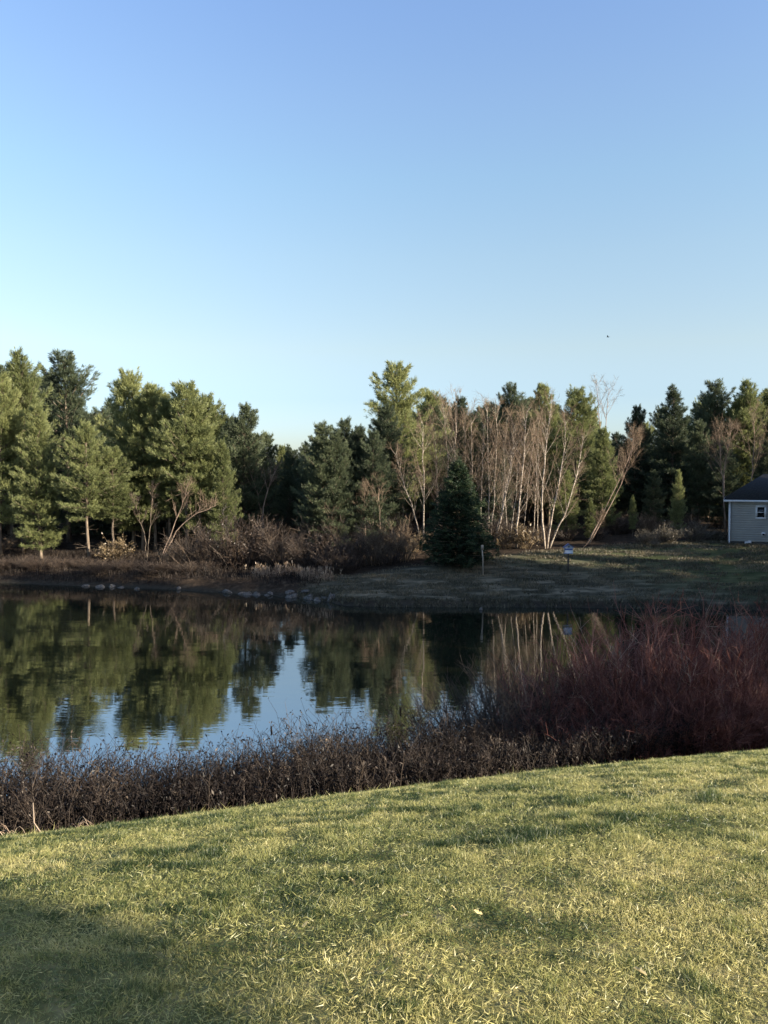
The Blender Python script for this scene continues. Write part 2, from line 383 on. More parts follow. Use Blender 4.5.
def make_field():
    g = np.random.default_rng(6)
    n = 260000
    x = g.uniform(-6, 42, n); y = g.uniform(49, 74, n)
    keep = (field_mask(x, y) > g.random(n)) & (fbm(x * .8, y * 2, 3) > .40 + .18 * g.random(n))
    x, y = x[keep], y[keep]; nn = len(x)
    P = np.stack([x, y, terrain(x, y) - .01], -1)
    L = .10 + .22 * fbm(x * .5, y * 1.3, 2) * g.uniform(.5, 1.2, nn); W = g.uniform(.02, .04, nn)
    d = nrm(np.stack([g.normal(0, .4, nn), g.normal(0, .4, nn), np.ones(nn)], -1))
    mb = MB(); leaf_ribbon(mb, P, d, g.normal(0, .25, (nn, 3)), L, W, np.clip(fbm(x * .4 + 9, y * .9, 3) + g.normal(0, .15, nn), 0, 1), g)
    n = 9000; x = g.uniform(-6, 30, n); y = shore(x) + g.uniform(-.15, .8, n); ok = fbm(x * 1.3, y * 1.3, 3) > .44; x, y = x[ok], y[ok]; nn = len(x)
    d = nrm(np.stack([g.normal(0, .35, nn), g.normal(0, .35, nn), np.ones(nn)], -1))
    leaf_ribbon(mb, np.stack([x, y, np.maximum(terrain(x, y), 0) - .01], -1), d, g.normal(0, .2, (nn, 3)), g.uniform(.08, .34, nn), g.uniform(.02, .04, nn), np.clip(g.normal(.35, .2, nn), 0, 1), g)
    tag(mb.build('field_grass', M['fieldgrass']), 'rough brown-green grass on the slope across the pond', 'grass', kind='stuff')
make_field()

def weed_mesh(P, Ht, g, mb, r=.007, dense=1.0, tintb=.4):
    """dead forbs: bent stem, ascending side twigs, shrivelled leaves"""
    n = len(P)
    lean = g.normal(0, .16, (n, 3)); lean[:, 2] = 1
    bend = g.normal(0, .18, (n, 3)); bend[:, 2] = 0
    f = lambda t: P + (lean * t[:, None] + bend * (t ** 2)[:, None]) * Ht[:, None]
    ti = np.clip(tintb + g.normal(0, .2, n) + .9 * (fbm(P[:, 0] * .8, P[:, 1] * .8, 3) - .5) + (g.random(n) < .05) * .35 + .28 * (P[:, 0] < -2.6) * (P[:, 1] < 9) * (fbm(P[:, 0] * 2, P[:, 1] * 2, 2) > .5), 0, 1)
    o = np.ones(n)
    segs(mb, f(o * 0), f(o * .5), r * 1.2, r, tint=ti); segs(mb, f(o * .5), f(o), r, r * .5, tint=ti)
    for k in range(int(9 * dense)):
        t = g.uniform(.35, 1, n); a = g.uniform(0, 2 * PI, n); L = Ht * g.uniform(.10, .26, n)
        s = f(t); d = np.stack([np.cos(a) * .75, np.sin(a) * .75, g.uniform(.2, 1.1, n)], -1)
        e = s + d * L[:, None]
        segs(mb, s, e, r * .6, r * .35, tint=np.clip(ti + g.normal(0, .08, n), 0, 1))
        blades(mb, e, g.normal(0, 1, (n, 3)) + [0, 0, .3], g.uniform(.03, .07, n), g.uniform(.010, .024, n), np.clip(ti + g.normal(-.08, .12, n), 0, 1), g)

def make_bank():
    g = np.random.default_rng(8)
    n = 36000
    x = g.uniform(-13, 9, n); y = g.uniform(6, 18, n); z = terrain(x, y)
    sl = -(Q[1] + Q[4] * np.clip(x, -11, 14) + 2 * Q[2] * y)
    keep = (sl > .50) & (z > .12) & (np.abs(x) < .60 * y + 2) & (g.random(n) < sm(10, 4, x))
    x, y, z, sl = x[keep], y[keep], z[keep], sl[keep]; nn = len(x)
    # tops stay in a band that rises slowly from the lawn edge: short at the mown edge, tall near the water
    H = (.55 + 1.12 * sm(.50, .68, sl)) * (.62 + .62 * fbm(x * .55, y * .55, 3)) * g.uniform(.7, 1.2, nn)
    mb = MB(); weed_mesh(np.stack([x, y, z - .02], -1), H, g, mb, r=.0048, dense=1.0)
    tag(mb.build('bank_weeds', M['weed']), 'dense dead brown weeds covering the near bank of the pond', 'weeds', kind='stuff')
    # far bank: low dead growth along the left shore
    n = 14000
    x = g.uniform(-48, -4.5, n); y = shore(x) + g.uniform(.3, 14, n) ; z = terrain(x, y); ok = (z > .15) & ((x < -15) | (y - shore(x) > 1.5))
    x, y, z = x[ok], y[ok], z[ok]
    mb = MB(); weed_mesh(np.stack([x, y, z - .02], -1), g.uniform(.15, .75, len(x)) * (.15 + 1.5 * np.clip(fbm(x * .45, y * .6, 3) - .2, 0, 1)), g, mb, r=.014, dense=.6, tintb=.40)
    tag(mb.build('shore_weeds', M['weed']), 'low dead weeds along the far left shore under the pines', 'weeds', kind='stuff')
make_bank()

# ---------------------------------------------------------------- tree builders
def pine_meshes(seed, h, base, wid, profile='pine', leafmat='pine', needle=(.38, .040), K=10, gap=.10, dens=1.0):
    g = np.random.default_rng(seed)
    tr, cr = MB(), MB()
    k = 12; t = np.linspace(0, 1, k)
    wob = np.cumsum(g.normal(0, .05, (k, 2)), 0) * (h / 16)
    P = np.stack([wob[:, 0], wob[:, 1], t * h - .15], -1)
    R = .011 * h * (1 - t) ** .8 + .02; R[0] *= 1.35
    tube(tr, P, R, 7)
    at_ = lambda z: np.array([np.interp(z, P[:, 2], P[:, 0]), np.interp(z, P[:, 2], P[:, 1]), z])
    z = base * h; C_, D_, T_ = [], [], []
    b0, b1, br0, br1 = [], [], [], []
    while z < h * .985:
        t_ = (z - base * h) / (h * (1 - base))
        if profile == 'pine':
            Lm = wid * (min(1, .55 + 1.8 * t_) * (1 - t_) ** .62 + .05)
        elif profile == 'spire':
            Lm = wid * ((1 - t_) ** .95 + .06)
        else:
            Lm = wid * ((1 - t_) ** .85 * min(1, .8 + t_) + .03)
        nb = g.integers(5, 8) if profile != 'spruce' else g.integers(6, 9)
        ph = g.uniform(0, 2 * PI)
        for b in range(nb):
            if g.random() < gap: continue
            az = ph + b * 2 * PI / nb + g.normal(0, .25)
            L = Lm * g.uniform(.55, 1.28) if profile != 'spruce' else Lm * g.uniform(.82, 1.1)
            if L < .12: L = .12
            e0 = (-.08 + .95 * t_ + g.normal(0, .14)) if profile != 'spruce' else (-.05 + .75 * t_ ** 2 + g.normal(0, .05))
            up = g.uniform(.12, .42) if profile != 'spruce' else .2
            hd = np.array([math.cos(az), math.sin(az), 0])
            s0 = at_(z + g.normal(0, .08))
            f = lambda u: s0 + hd * L * u * math.cos(e0) + np.array([0, 0, L * (u * math.sin(e0) + up * u * u * .6)])
            pts = [f(u) for u in (0, .5, 1)]
            for a_, c_, r0, r1 in ((0, 1, .012, .008), (1, 2, .008, .003)):
                b0.append(pts[a_]); b1.append(pts[c_]); br0.append(r0 * (1 + L)); br1.append(r1 * (1 + L))
            nt_ = max(4, int(L * (15 if profile != 'spruce' else 8.5) * dens * (1 + .5 * t_)))
            us = np.sort(g.uniform(.25 if profile != 'spruce' else .12, 1.02, nt_)); us[-1] = 1
            side = np.array([-hd[1], hd[0], 0])
            for u in us:
                sp = L * .30 * (1.15 - u) * (1 if profile != 'spruce' else .8) + .05
                o = side * g.normal(0, sp) + np.array([0, 0, g.normal(.05, .11)])
                c = f(u) + o
                C_.append(c); D_.append(nrm(hd * .8 + o * 1.2 + np.array([0, 0, .35 if profile != 'spruce' else .0])))
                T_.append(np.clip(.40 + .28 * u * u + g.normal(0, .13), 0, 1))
        z += g.uniform(.36, .62) * (h / 16) ** .5 * (1 if profile != 'spruce' else .62)
    # dead snags below the live crown
    for zz in g.uniform(.06 * h, max(base * h, .1 * h) + 1.5, 0 if profile == 'spruce' else 16):
        az = g.uniform(0, 2 * PI); q0 = at_(zz); L_ = g.uniform(.5, 1.9)
        q1 = q0 + np.array([math.cos(az), math.sin(az), g.uniform(-.25, .3)]) * L_
        b0.append(q0); b1.append(q1); br0.append(.022); br1.append(.006)
        for _ in range(3):
            qq = q0 + (q1 - q0) * g.uniform(.4, 1); b0.append(qq); b1.append(qq + g.normal(0, .28, 3)); br0.append(.009); br1.append(.004)
    # leader
    for u in np.linspace(.9, 1, 5):
        C_.append(at_(u * h)); D_.append(np.array([0, 0, 1.])); T_.append(.55)
    segs(tr, b0, b1, br0, br1, 3)
    C_, D_, T_ = map(np.array, (C_, D_, T_))
    n = len(C_)
    c = np.repeat(C_, K, 0) + g.normal(0, .055, (n * K, 3)); d = np.repeat(D_, K, 0) * .9 + g.normal(0, .42, (n * K, 3))
    if profile != 'spruce': d[:, 2] += .45
    else: d[:, 2] -= .25
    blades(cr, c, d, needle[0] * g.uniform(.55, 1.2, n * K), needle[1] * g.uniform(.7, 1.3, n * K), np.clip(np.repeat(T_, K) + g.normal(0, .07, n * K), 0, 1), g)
    return tr.mesh('trunk', M['bark']), cr.mesh('crown', M[leafmat]), h

def bare_tree(seed, stems, r0=.09, twigs=.82, blen=.34, mats=('birchbark', 'twig'), start=.26, tw=.0068, spread=.9):
    """stems: list of polylines relative to the base. Returns trunk and crown meshes"""
    g = np.random.default_rng(seed)
    tr, cr = MB(), MB()
    for st in stems:
        st = np.asarray(st, float)
        s = np.linspace(0, 1, len(st)); q = np.linspace(0, 1, 12)
        P = np.stack([np.interp(q, s, st[:, i]) for i in range(3)], -1)
        for _ in range(2): P[1:-1] = (P[:-2] + 2 * P[1:-1] + P[2:]) / 4
        P[1:-1] += g.normal(0, .035, (10, 3))
        H = np.linalg.norm(P[-1] - P[0])
        R = .70 * r0 * (H / 9) ** .7 * (1 - .82 * q)
        P[0, 2] -= .15
        tube(tr, P, R, 6)
        f = lambda u: np.array([np.interp(u, q, P[:, i]) for i in range(3)])
        ax = nrm(P[-1] - P[0])
        nb = int(26 * twigs)
        B0, B1, S0, S1, T0, T1 = [], [], [], [], [], []
        for u in np.concatenate([g.uniform(start, 1, nb), np.ones(3)]):
            o = f(min(u, 1)); az = g.uniform(0, 2 * PI)
            out_ = np.array([math.cos(az), math.sin(az), 0])
            d = nrm(ax * 1.0 + out_ * g.uniform(.45, 1.0) * spread + [0, 0, .2])
            L = H * blen * (1.15 - .75 * (u - start) / (1 - start)) * g.uniform(.5, 1.1)
            m_ = o + d * L * .5; e = m_ + nrm(d + [0, 0, .35]) * L * .5
            B0 += [o, m_]; B1 += [m_, e]
            ns = max(3, int(7 * twigs))
            for w in g.uniform(.2, 1, ns):
                p = o + (m_ - o) * min(1, w * 2) + (e - m_) * max(0, w * 2 - 1)
                d2 = nrm(d + g.normal(0, .55, 3)); L2 = L * g.uniform(.2, .5) * (1.2 - .6 * w)
                S0.append(p); S1.append(p + d2 * L2)
                for v in g.uniform(.25, 1, 5):
                    p3 = p + d2 * L2 * v
                    T0.append(p3); T1.append(p3 + nrm(d2 + g.normal(0, .5, 3) + [0, 0, .1]) * g.uniform(.2, .55) * (H / 9) ** .5)
        rb = R[0] * .22
        nB = len(B0)
        segs(tr, B0[::2], B1[::2], rb, rb * .6, 4); segs(tr, B0[1::2], B1[1::2], rb * .6, rb * .25, 4, mat=1)
        ti = g.normal(.5, .14, len(S0)).clip(0, 1)
        segs(cr, S0, S1, tw * 1.3, tw, 3, tint=ti)
        segs(cr, T0, T1, tw * .85, tw * .5, 3, tint=np.repeat(ti, 5))
    return tr.mesh('trunk', [M[mats[0]], M['tanbark']]), cr.mesh('crown', M[mats[1]])

def shrub_mesh(seed, h, rad, n=46, m_='redtwig', r=.010, sub=8, arch=.35, leaf=None, up=1.0, hmin=.5, pale=.04):
    g = np.random.default_rng(seed); mb = MB()
    a = g.uniform(0, 2 * PI, n); rr = rad * np.sqrt(g.random(n))
    b = np.stack([np.cos(a) * rr * .35, np.sin(a) * rr * .35, g.uniform(-.08, 0, n)], -1)
    Hh = h * g.uniform(hmin, 1.06, n) * (1 - .35 * (rr / rad) ** 2)
    tip = np.stack([np.cos(a) * rr, np.sin(a) * rr, Hh], -1) + g.normal(0, .12 * h / 2.5, (n, 3))
    ti = np.clip(g.normal(.45, .16, n) + (g.random(n) < pale) * .4, 0, 1)
    cv = g.normal(0, arch * .3, (n, 3)) * h * .3
    f = lambda t: b + (tip - b) * np.stack([t ** 1.25, t ** 1.25, t ** (.85)], -1) + cv * (np.sin(PI * t))[:, None]
    o = np.ones(n); K = 5
    for k in range(K):
        segs(mb, f(o * k / K), f(o * (k + 1) / K), r * (1.6 - k * .25), r * (1.35 - k * .25), 3, tint=ti)
    for k in range(sub):
        t = g.uniform(.22, .98, n); s = f(t)
        d = nrm(nrm(tip - b) * .9 * up + g.normal(0, .55, (n, 3)) + [0, 0, .25]); L = h * g.uniform(.10, .30, n)
        e = s + d * L[:, None]; t2 = np.clip(ti + g.normal(0, .12, n), 0, 1)
        segs(mb, s, e, r * .7, r * .4, 3, tint=t2)
        for j in range(3):
            v = g.uniform(.3, 1, n)[:, None]; p = s + (e - s) * v
            segs(mb, p, p + nrm(d + g.normal(0, .6, (n, 3))) * (L * g.uniform(.25, .6, n))[:, None], r * .42, r * .25, 3, tint=t2)
            if leaf:
                blades(mb, p, g.normal(0, 1, (n, 3)), leaf * g.uniform(.6, 1.3, n), leaf * .6, np.clip(t2 + g.normal(.1, .15, n), 0, 1), g)
    return mb.mesh('shrub', M[m_])

PV = [pine_meshes(101, 16, .17, 4.0), pine_meshes(102, 16, .22, 3.7, gap=.16), pine_meshes(103, 16, .12, 4.4, gap=.12),
      pine_meshes(104, 16, .20, 3.6), pine_meshes(105, 16, .24, 4.6, gap=.22), pine_meshes(106, 16, .08, 3.9),
      pine_meshes(107, 16, .33, 4.0, gap=.14), pine_meshes(108, 16, .38, 4.0, gap=.16)]
DV = [pine_meshes(111, 16, .10, 4.4, leafmat='darkpine'), pine_meshes(112, 16, .12, 4.1, leafmat='darkpine', gap=.16),
      pine_meshes(113, 16, .06, 4.0, 'spire', 'darkpine'), pine_meshes(114, 16, .18, 5.0, leafmat='darkpine', gap=.22)]

def put_tree(name, var, x, y, h, wscale, label, cat='pine tree', group=None, rz=None, z=None):
    tr, cr, h0 = var
    s = h / h0
    e = empty(name, (x, y, gz(x, y) if z is None else z), rng.uniform(0, 2 * PI) if rz is None else rz, (s * wscale, s * wscale, s))
    tag(e, label, cat, group)
    link('trunk', tr, e); link('crown', cr, e)
    return e
def px_tree(px, top, D, var, w, label, **k):
    p = at(px, top, D); z = gz(p[0], D)
    return put_tree(k.pop('name', 'pine_tree'), var, p[0], D, (p[2] - z) * .975, w, label, z=z, **k)

# ---- the trees of the wood one can tell apart, left to right: pixel of the top, depth, kind
px_tree(-4, 372, 71, PV[3], 1.0, 'olive green pine cut by the left edge of the photo')
px_tree(19, 352, 74, PV[6], .80, 'tall narrow olive pine, second from the left edge, with a pointed top')
px_tree(38, 405, 70, PV[5], .9, 'olive pine with its leafy top below the tall narrow pine at the left edge')
px_tree(66, 354, 84, DV[3], 1.05, 'broad dark pine with long bare-tipped boughs reaching right, left part of the wood')
px_tree(86, 422, 69, PV[6], 1.0, 'short sunlit pine in front of the broad dark pine on the left')
px_tree(110, 446, 70, PV[7], 1.05, 'low olive pine with bare lower trunk at the water, left part of the wood')
px_tree(130, 370, 76, PV[2], .9, 'tall pine with a dense dark pointed top right of the first dip in the treeline')
px_tree(153, 384, 74, PV[1], .9, 'slender pine close behind the pointed-top pine on the left')
px_tree(183, 381, 72, PV[7], .95, 'sunlit loose pine with a pale trunk showing, middle of the left group')
px_tree(205, 393, 75, PV[2], .95, 'wide olive pine with layered boughs at the right of the left group')
px_tree(222, 440, 71, PV[5], .7, 'small yellow-green pine with low boughs under the layered wide pine')
px_tree(243, 403, 75, DV[0], .85, 'dark round-topped pine at the left side of the gap in the treeline')
px_tree(264, 432, 77, DV[1], .85, 'lower dark pine sloping into the left of the sky gap')
px_tree(324, 422, 71, DV[1], 1.0, 'dark pine at the right side of the sky gap with a pale trunk')
px_tree(347, 418, 74, DV[0], .9, 'dark pine just left of the tallest central pine')
px_tree(397, 364, 80, PV[4], 1.08, 'tallest central pine with an open ragged grey-green top')
px_tree(372, 430, 71, DV[0], .9, 'dark lower pine under the left boughs of the tallest central pine')
px_tree(431, 389, 84, PV[0], .9, 'rounded pine close to the right of the tallest central pine')
px_tree(462, 396, 90, DV[0], .8, 'dark pine top behind the reddish birches')
px_tree(487, 402, 92, DV[1], .8, 'second dark pine top behind the reddish birches, nearer the middle')
px_tree(512, 385, 86, DV[3], .8, 'dark pine with a blunt top above the leaning white birches')
px_tree(544, 384, 82, PV[1], .88, 'green pine rising behind the straight white birch trunk')
px_tree(577, 387, 78, PV[2], .98, 'broad sunlit green pine right behind the white birch clump')
px_tree(604, 428, 75, PV[5], .9, 'shorter green pine on the right flank of the broad sunlit pine')
px_tree(636, 405, 84, DV[0], .75, 'small dark pine in the dip right of the broad sunlit pine')
px_tree(674, 383, 82, DV[2], 1.05, 'spiky dark pine with upswept boughs left of the house')
px_tree(700, 420, 80, DV[1], .8, 'dark lower pine filling in between the spiky pine and the house pines')
px_tree(716, 382, 86, DV[3], .88, 'open-branched dark pine above the left end of the house')
px_tree(744, 380, 84, PV[3], .95, 'bushy green pine directly above the house roof')
px_tree(770, 386, 86, PV[0], .95, 'green pine cut by the right edge of the photo above the house')
px_tree(679, 470, 71, PV[5], .62, 'young pale green pine in front of the dark pines left of the house')
px_tree(633, 495, 72, PV[3], .62, 'small yellow-green pine left of the grey-brown bushes')
px_tree(590, 498, 70, PV[5], .8, 'low pine with yellow-green boughs beside the white birch clump')
px_tree(566, 470, 72, PV[5], 1.1, 'low bushy pine with yellow-green boughs right behind the white birch clump')

for px, top, D, v in [(141, 396, 74, 3), (168, 399, 73.5, 1), (199, 404, 72.5, 3)]:
    px_tree(px, top, D, PV[v], .9, 'olive pine packed in among the sunlit pines left of the sky gap', group='pines packed into the sunlit left group')
for px, top, D, v in [(336, 430, 70.5, 0), (360, 426, 72, 1), (388, 404, 75, 1)]:
    px_tree(px, top, D, DV[v], .9, 'dark pine packed in between the sky gap and the tallest central pine', group='dark pines right of the sky gap')
# ---- deeper rows, and the wood beyond both edges of the photo
g = np.random.default_rng(21)
skyline = lambda px: np.interp(px, [-400, 0, 60, 100, 118, 140, 200, 245, 262, 272, 300, 330, 360, 400, 440, 480, 520, 580, 610, 625, 640, 670, 720, 770, 1200],
                                     [380, 368, 372, 398, 404, 386, 398, 420, 440, 446, 440, 430, 420, 392, 396, 402, 396, 398, 426, 436, 420, 402, 390, 390, 380])
def region(px):
    if px < 232: return 'pine deep in the wood behind the sunlit left-hand pines'
    if px < 345: return 'far pine closing the wood below the sky gap left of centre'
    if px < 625: return 'dark pine deep in the wood behind the birches and the central pines'
    return 'dark pine in the shaded wood behind and around the house'
for i in range(225):
    if i < 192: px = g.uniform(-60, 830)
    else: px = g.uniform(-330, -60) if i % 3 else g.uniform(830, 1080)
    D = g.uniform(82, 122)
    gapz = 232 < px < 330
    if gapz: D = g.uniform(106, 140)
    top = skyline(px) + 34 * g.random() ** 1.3 + (D < 95) * 4
    x = at(px, top, D)[0]
    var = (DV + [PV[0], PV[2]])[g.integers(0, 6)]
    px_tree(px, top, D, var, g.uniform(.8, 1.05), region(px), group=region(px))
for i in range(8):                                            # second row filling low behind the front trees
    px = [290, 310, 350, 455, 500, 655, 725, 765][i]
    px_tree(px, [470, 462, 470, 455, 450, 470, 440, 440][i], [76, 80, 73, 78, 77, 77, 78, 77][i], DV[i % 2], .9,
            'low dark pine filling the shaded middle of the wood', group='low dark pines in the shaded wood')

# ---- the planted spruce by the field
sp = pine_meshes(131, 9, .05, 3.1, 'spruce', 'spruce', needle=(.22, .045), K=14, gap=.02, dens=1.1)
p = at(459, 463, 59.3); z = gz(p[0], 59.3)
put_tree('spruce_tree', sp, p[0], 59.3, p[2] - z + .1, 1.2, 'dense dark conical spruce standing at the edge of the field', 'spruce tree', z=z - .05)

# ---- bare birches
def birch(label, D, stems_px, r=.09, seed=0, name='birch_tree', cat='birch tree', **k):
    bx, by = stems_px[0][0][:2]
    b = at(bx, by, D); b[2] = gz(b[0], D)
    gg = np.random.default_rng(900 + seed)
    stems = []
    for st in stems_px:
        dz = 0; pts = []
        for j, q in enumerate(st):
            w = at(q[0], q[1], D + (j * gg.normal(0, .35)))
            pts.append(w - b)
        pts[0][2] = 0
        stems.append(pts)
    e = empty(name, b); tag(e, label, cat)
    tr, cr = bare_tree(seed, stems, r, **k)
    link('trunk', tr, e); link('crown', cr, e)
    return e
birch('white birch clump of three curving trunks beside the broad sunlit pine', 66,
      [[(545, 552), (541, 500), (546, 450), (551, 408)], [(547, 552), (554, 505), (563, 462), (566, 424)], [(549, 552), (562, 520), (576, 482), (583, 440)]], .10, 1)
birch('tall straight white birch with a bare trunk between the spruce and the birch clump', 67,
      [[(516, 556), (519, 510), (524, 455), (527, 412)]], .11, 2, twigs=.9)
birch('white birch pair leaning right just behind the right flank of the spruce', 68,
      [[(492, 562), (500, 520), (508, 475), (516, 432)], [(494, 562), (505, 500), (514, 455), (513, 425)]], .09, 3)
birch('thin short birch leaning beside the foot of the tall straight birch', 67.5,
      [[(508, 558), (513, 520), (517, 480), (520, 455)]], .06, 4)
birch('white birch with a strongly crooked trunk left of the spruce', 70,
      [[(423, 545), (412, 505), (402, 478), (396, 455)], [(424, 545), (424, 500), (423, 455), (423, 425)]], .10, 5)
birch('reddish birch with forked upper trunks rising above the spruce tip', 72,
      [[(452, 540), (449, 490), (447, 445), (444, 410)], [(453, 540), (454, 480), (455, 440), (456, 406)]], .08, 6)
birch('slim reddish birch between the forked birch and the pair behind the spruce', 72,
      [[(473, 545), (472, 490), (472, 450), (471, 415)]], .08, 7)
birch('reddish birch with twin stems and a few tan leaves left of the tall straight birch', 71,
      [[(489, 550), (489, 500), (488, 455), (487, 412)], [(490, 550), (494, 500), (497, 450), (496, 415)]], .08, 8)
birch('bare reddish tree leaning far to the right, right of the birch clump', 67.5,
      [[(586, 552), (604, 512), (625, 468), (637, 438)], [(588, 552), (612, 505), (628, 470), (634, 440)]], .075, 9, name='leaning_tree', cat='bare tree', mats=('tanbark', 'twig'), start=.5, blen=.30, twigs=.75)
birch('thin pale bare trunk leaning right at the field edge below the leaning tree', 65,
      [[(582, 554), (589, 542), (597, 527), (602, 515)]], .05, 10, name='sapling', cat='sapling', mats=('tanbark', 'twig'), start=.6)
birch('tall faint bare tree with a fan of fine twigs above the treeline', 95,
      [[(601, 540), (602, 470), (600, 420), (597, 386)], [(601, 540), (603, 470), (606, 420), (609, 390)]], .08, 11, name='bare_tree', cat='bare tree', mats=('tanbark', 'greybrush'), start=.62, blen=.26, tw=.008, twigs=.45)
birch('bare tree with a forked pale trunk in the shade below the sky gap', 74,
      [[(263, 545), (261, 510), (256, 488), (250, 470)], [(263, 545), (262, 508), (268, 488), (275, 470)]], .15, 12, name='bare_tree', cat='bare tree', mats=('tanbark', 'twig'), start=.55, spread=1.1, twigs=.55)
birch('pale crooked bare tree leaning right at the foot of the sunlit left pines', 69,
      [[(160, 556), (172, 530), (182, 505), (187, 488)], [(161, 556), (180, 524), (200, 512), (215, 506)]], .10, 13, name='bare_tree', cat='bare tree', mats=('tanbark', 'twig'), start=.45, twigs=.55)
birch('dark forked bare tree at the water left of the crooked pale tree', 68,
      [[(147, 560), (146, 540), (140, 520), (134, 500)], [(147, 560), (148, 540), (151, 515), (153, 492)]], .11, 14, name='bare_tree', cat='bare tree', mats=('bark', 'brush'), start=.5, twigs=.55)
birch('thin upright pale trunk in the dark brush left of the crooked birch', 69,
      [[(379, 560), (380, 530), (379, 500), (379, 478)]], .055, 15, name='sapling', cat='sapling', mats=('tanbark', 'twig'), start=.5, twigs=.7)
birch('second thin pale trunk in the dark brush, shorter and further left', 69.5,
      [[(364, 560), (366, 535), (364, 515), (365, 490)]], .05, 16, name='sapling', cat='sapling', mats=('tanbark', 'twig'), start=.5, twigs=.7)
birch('reddish bare tree with a slanting trunk left of the house roof', 73,
      [[(726, 500), (723, 478), (720, 455), (718, 432)], [(727, 500), (722, 470), (728, 450), (731, 430)]], .09, 17, name='bare_tree', cat='bare tree', mats=('tanbark', 'twig'), start=.3)
birch('grey-brown bare tree with fine twigs behind the house roof', 77,
      [[(752, 500), (751, 470), (755, 445), (753, 415)]], .09, 18, name='bare_tree', cat='bare tree', mats=('tanbark', 'twig'), start=.3)
birch('thin reddish bare tree against the central pine, left of the forked birch', 73,
      [[(438, 548), (437, 500), (436, 460), (432, 425)]], .08, 19, name='bare_tree', cat='bare tree', mats=('tanbark', 'twig'), start=.25)
g = np.random.default_rng(83)
for i, (px, ty, D) in enumerate([(441, 430, 73), (464, 420, 72), (480, 428, 70), (500, 420, 72.5), (507, 436, 70), (522, 430, 72), (533, 424, 71), (538, 440, 69.5)]):
    dx = g.normal(4, 7)
    b_ = birch('slim pale birch in the thick stand of birches between the spruce and the leaning tree', D, [[(px, 552), (px + dx * .3, 510), (px + dx * .7, 465), (px + dx, ty)]], .055, 40 + i)
    b_['group'] = 'slim birches in the stand'
for i, (px, by, ty, D) in enumerate([(17, 562, 480, 70.5), (74, 560, 470, 69.5), (81, 560, 470, 70.5), (108, 562, 500, 69)]):
    pass

# ---- bushes
BV = [shrub_mesh(201, 3.4, 2.6, 60, 'brush', .016, 9), shrub_mesh(202, 3.0, 2.4, 60, 'brush', .016, 9, leaf=.10), shrub_mesh(203, 2.4, 2.0, 55, 'twig', .016, 9)]
GV = [shrub_mesh(204, 2.3, 1.9, 60, 'greybrush', .017, 9, leaf=.10), shrub_mesh(205, 2.0, 1.8, 60, 'greybrush', .017, 9, leaf=.12)]
OV = shrub_mesh(206, 2.6, 1.6, 36, 'oakleaf', .014, 8, leaf=.20)
def bush(px, D, top, mesh, h0, ws, label, group=None, name='bush', cat='bush'):
    p = at(px, top, D); z = gz(p[0], D); s = max(.3, (p[2] - z) / h0)
    o = link(name, mesh); o.location = (p[0], D, z); o.scale = (s * ws, s * ws, s); o.rotation_euler = (0, 0, rng.uniform(0, 6.3))
    tag(o, label, cat, group); return o
g = np.random.default_rng(31)
for i in range(16):
    px = -20 + 15 * i + g.uniform(-6, 6); D = float(shore(at(px, 575, 61)[0])) + g.uniform(1.8, 5)
    bush(px, D, g.uniform(556, 567), BV[i % 2], 3.2, g.uniform(1.5, 2.1), 'low dark bush along the left shore between the water and the pines', group='low dark bushes on the left shore')
bush(200, 63.5, 524, BV[0], 3.4, 1.1, 'wide dark brown bush on the far shore under the sunlit pines')
bush(240, 63.5, 512, BV[1], 3.0, 1.0, 'tallest rounded brown bush on the far shore below the forked bare tree')
bush(282, 62.5, 524, BV[0], 3.4, 1.0, 'dark bush at the far shore behind the pale reeds')
bush(318, 61.5, 530, BV[1], 3.0, 1.1, 'dark bush at the right end of the pale reeds where the field begins')
bush(176, 64.5, 540, BV[2], 2.4, 1.0, 'low reddish brown bush at the foot of the crooked pale tree')
bush(352, 61.5, 526, BV[0], 3.4, 1.0, 'dark brown bush at the narrow left end of the field')
bush(376, 62.5, 522, BV[2], 2.4, 1.0, 'reddish brown bush around the two thin pale trunks')
bush(402, 63, 520, BV[2], 2.4, 1.0, 'reddish brown bush close to the left side of the spruce')
bush(338, 59.5, 548, BV[1], 3.0, 1.2, 'low dark bush at the tip of the field behind the stony point')
bush(388, 61.2, 548, BV[1], 3.0, 1.2, 'low dark bush at the field edge left of the spruce')
bush(414, 68, 530, OV, 2.6, 1.0, 'small oak sapling with tan leaves beside the spruce', name='oak_sapling', cat='sapling')
bush(526, 66.5, 522, OV, 2.6, 1.0, 'oak sapling with tan leaves at the foot of the tall straight birch', name='oak_sapling', cat='sapling')
bush(503, 67, 528, OV, 2.6, .9, 'oak sapling with tan leaves right of the spruce', name='oak_sapling', cat='sapling')
bush(115, 68, 535, OV, 2.6, 1.2, 'oak sapling with yellow-tan leaves at the water under the left pines', name='oak_sapling', cat='sapling')
bush(645, 66.5, 530, GV[0], 2.3, 1.0, 'leftmost grey-brown bush along the edge of the field')
bush(668, 67, 524, GV[1], 2.0, 1.1, 'tallest grey-brown bush at the field edge, middle of the row left of the house')
bush(694, 67.5, 522, GV[0], 2.3, 1.0, 'grey-brown bush second from the house')
bush(716, 68, 528, GV[1], 2.0, 1.0, 'grey-brown bush nearest the house wall')
bush(655, 65, 542, GV[1], 2.0, 1.0, 'low grey-brown bush in front of the row left of the house')
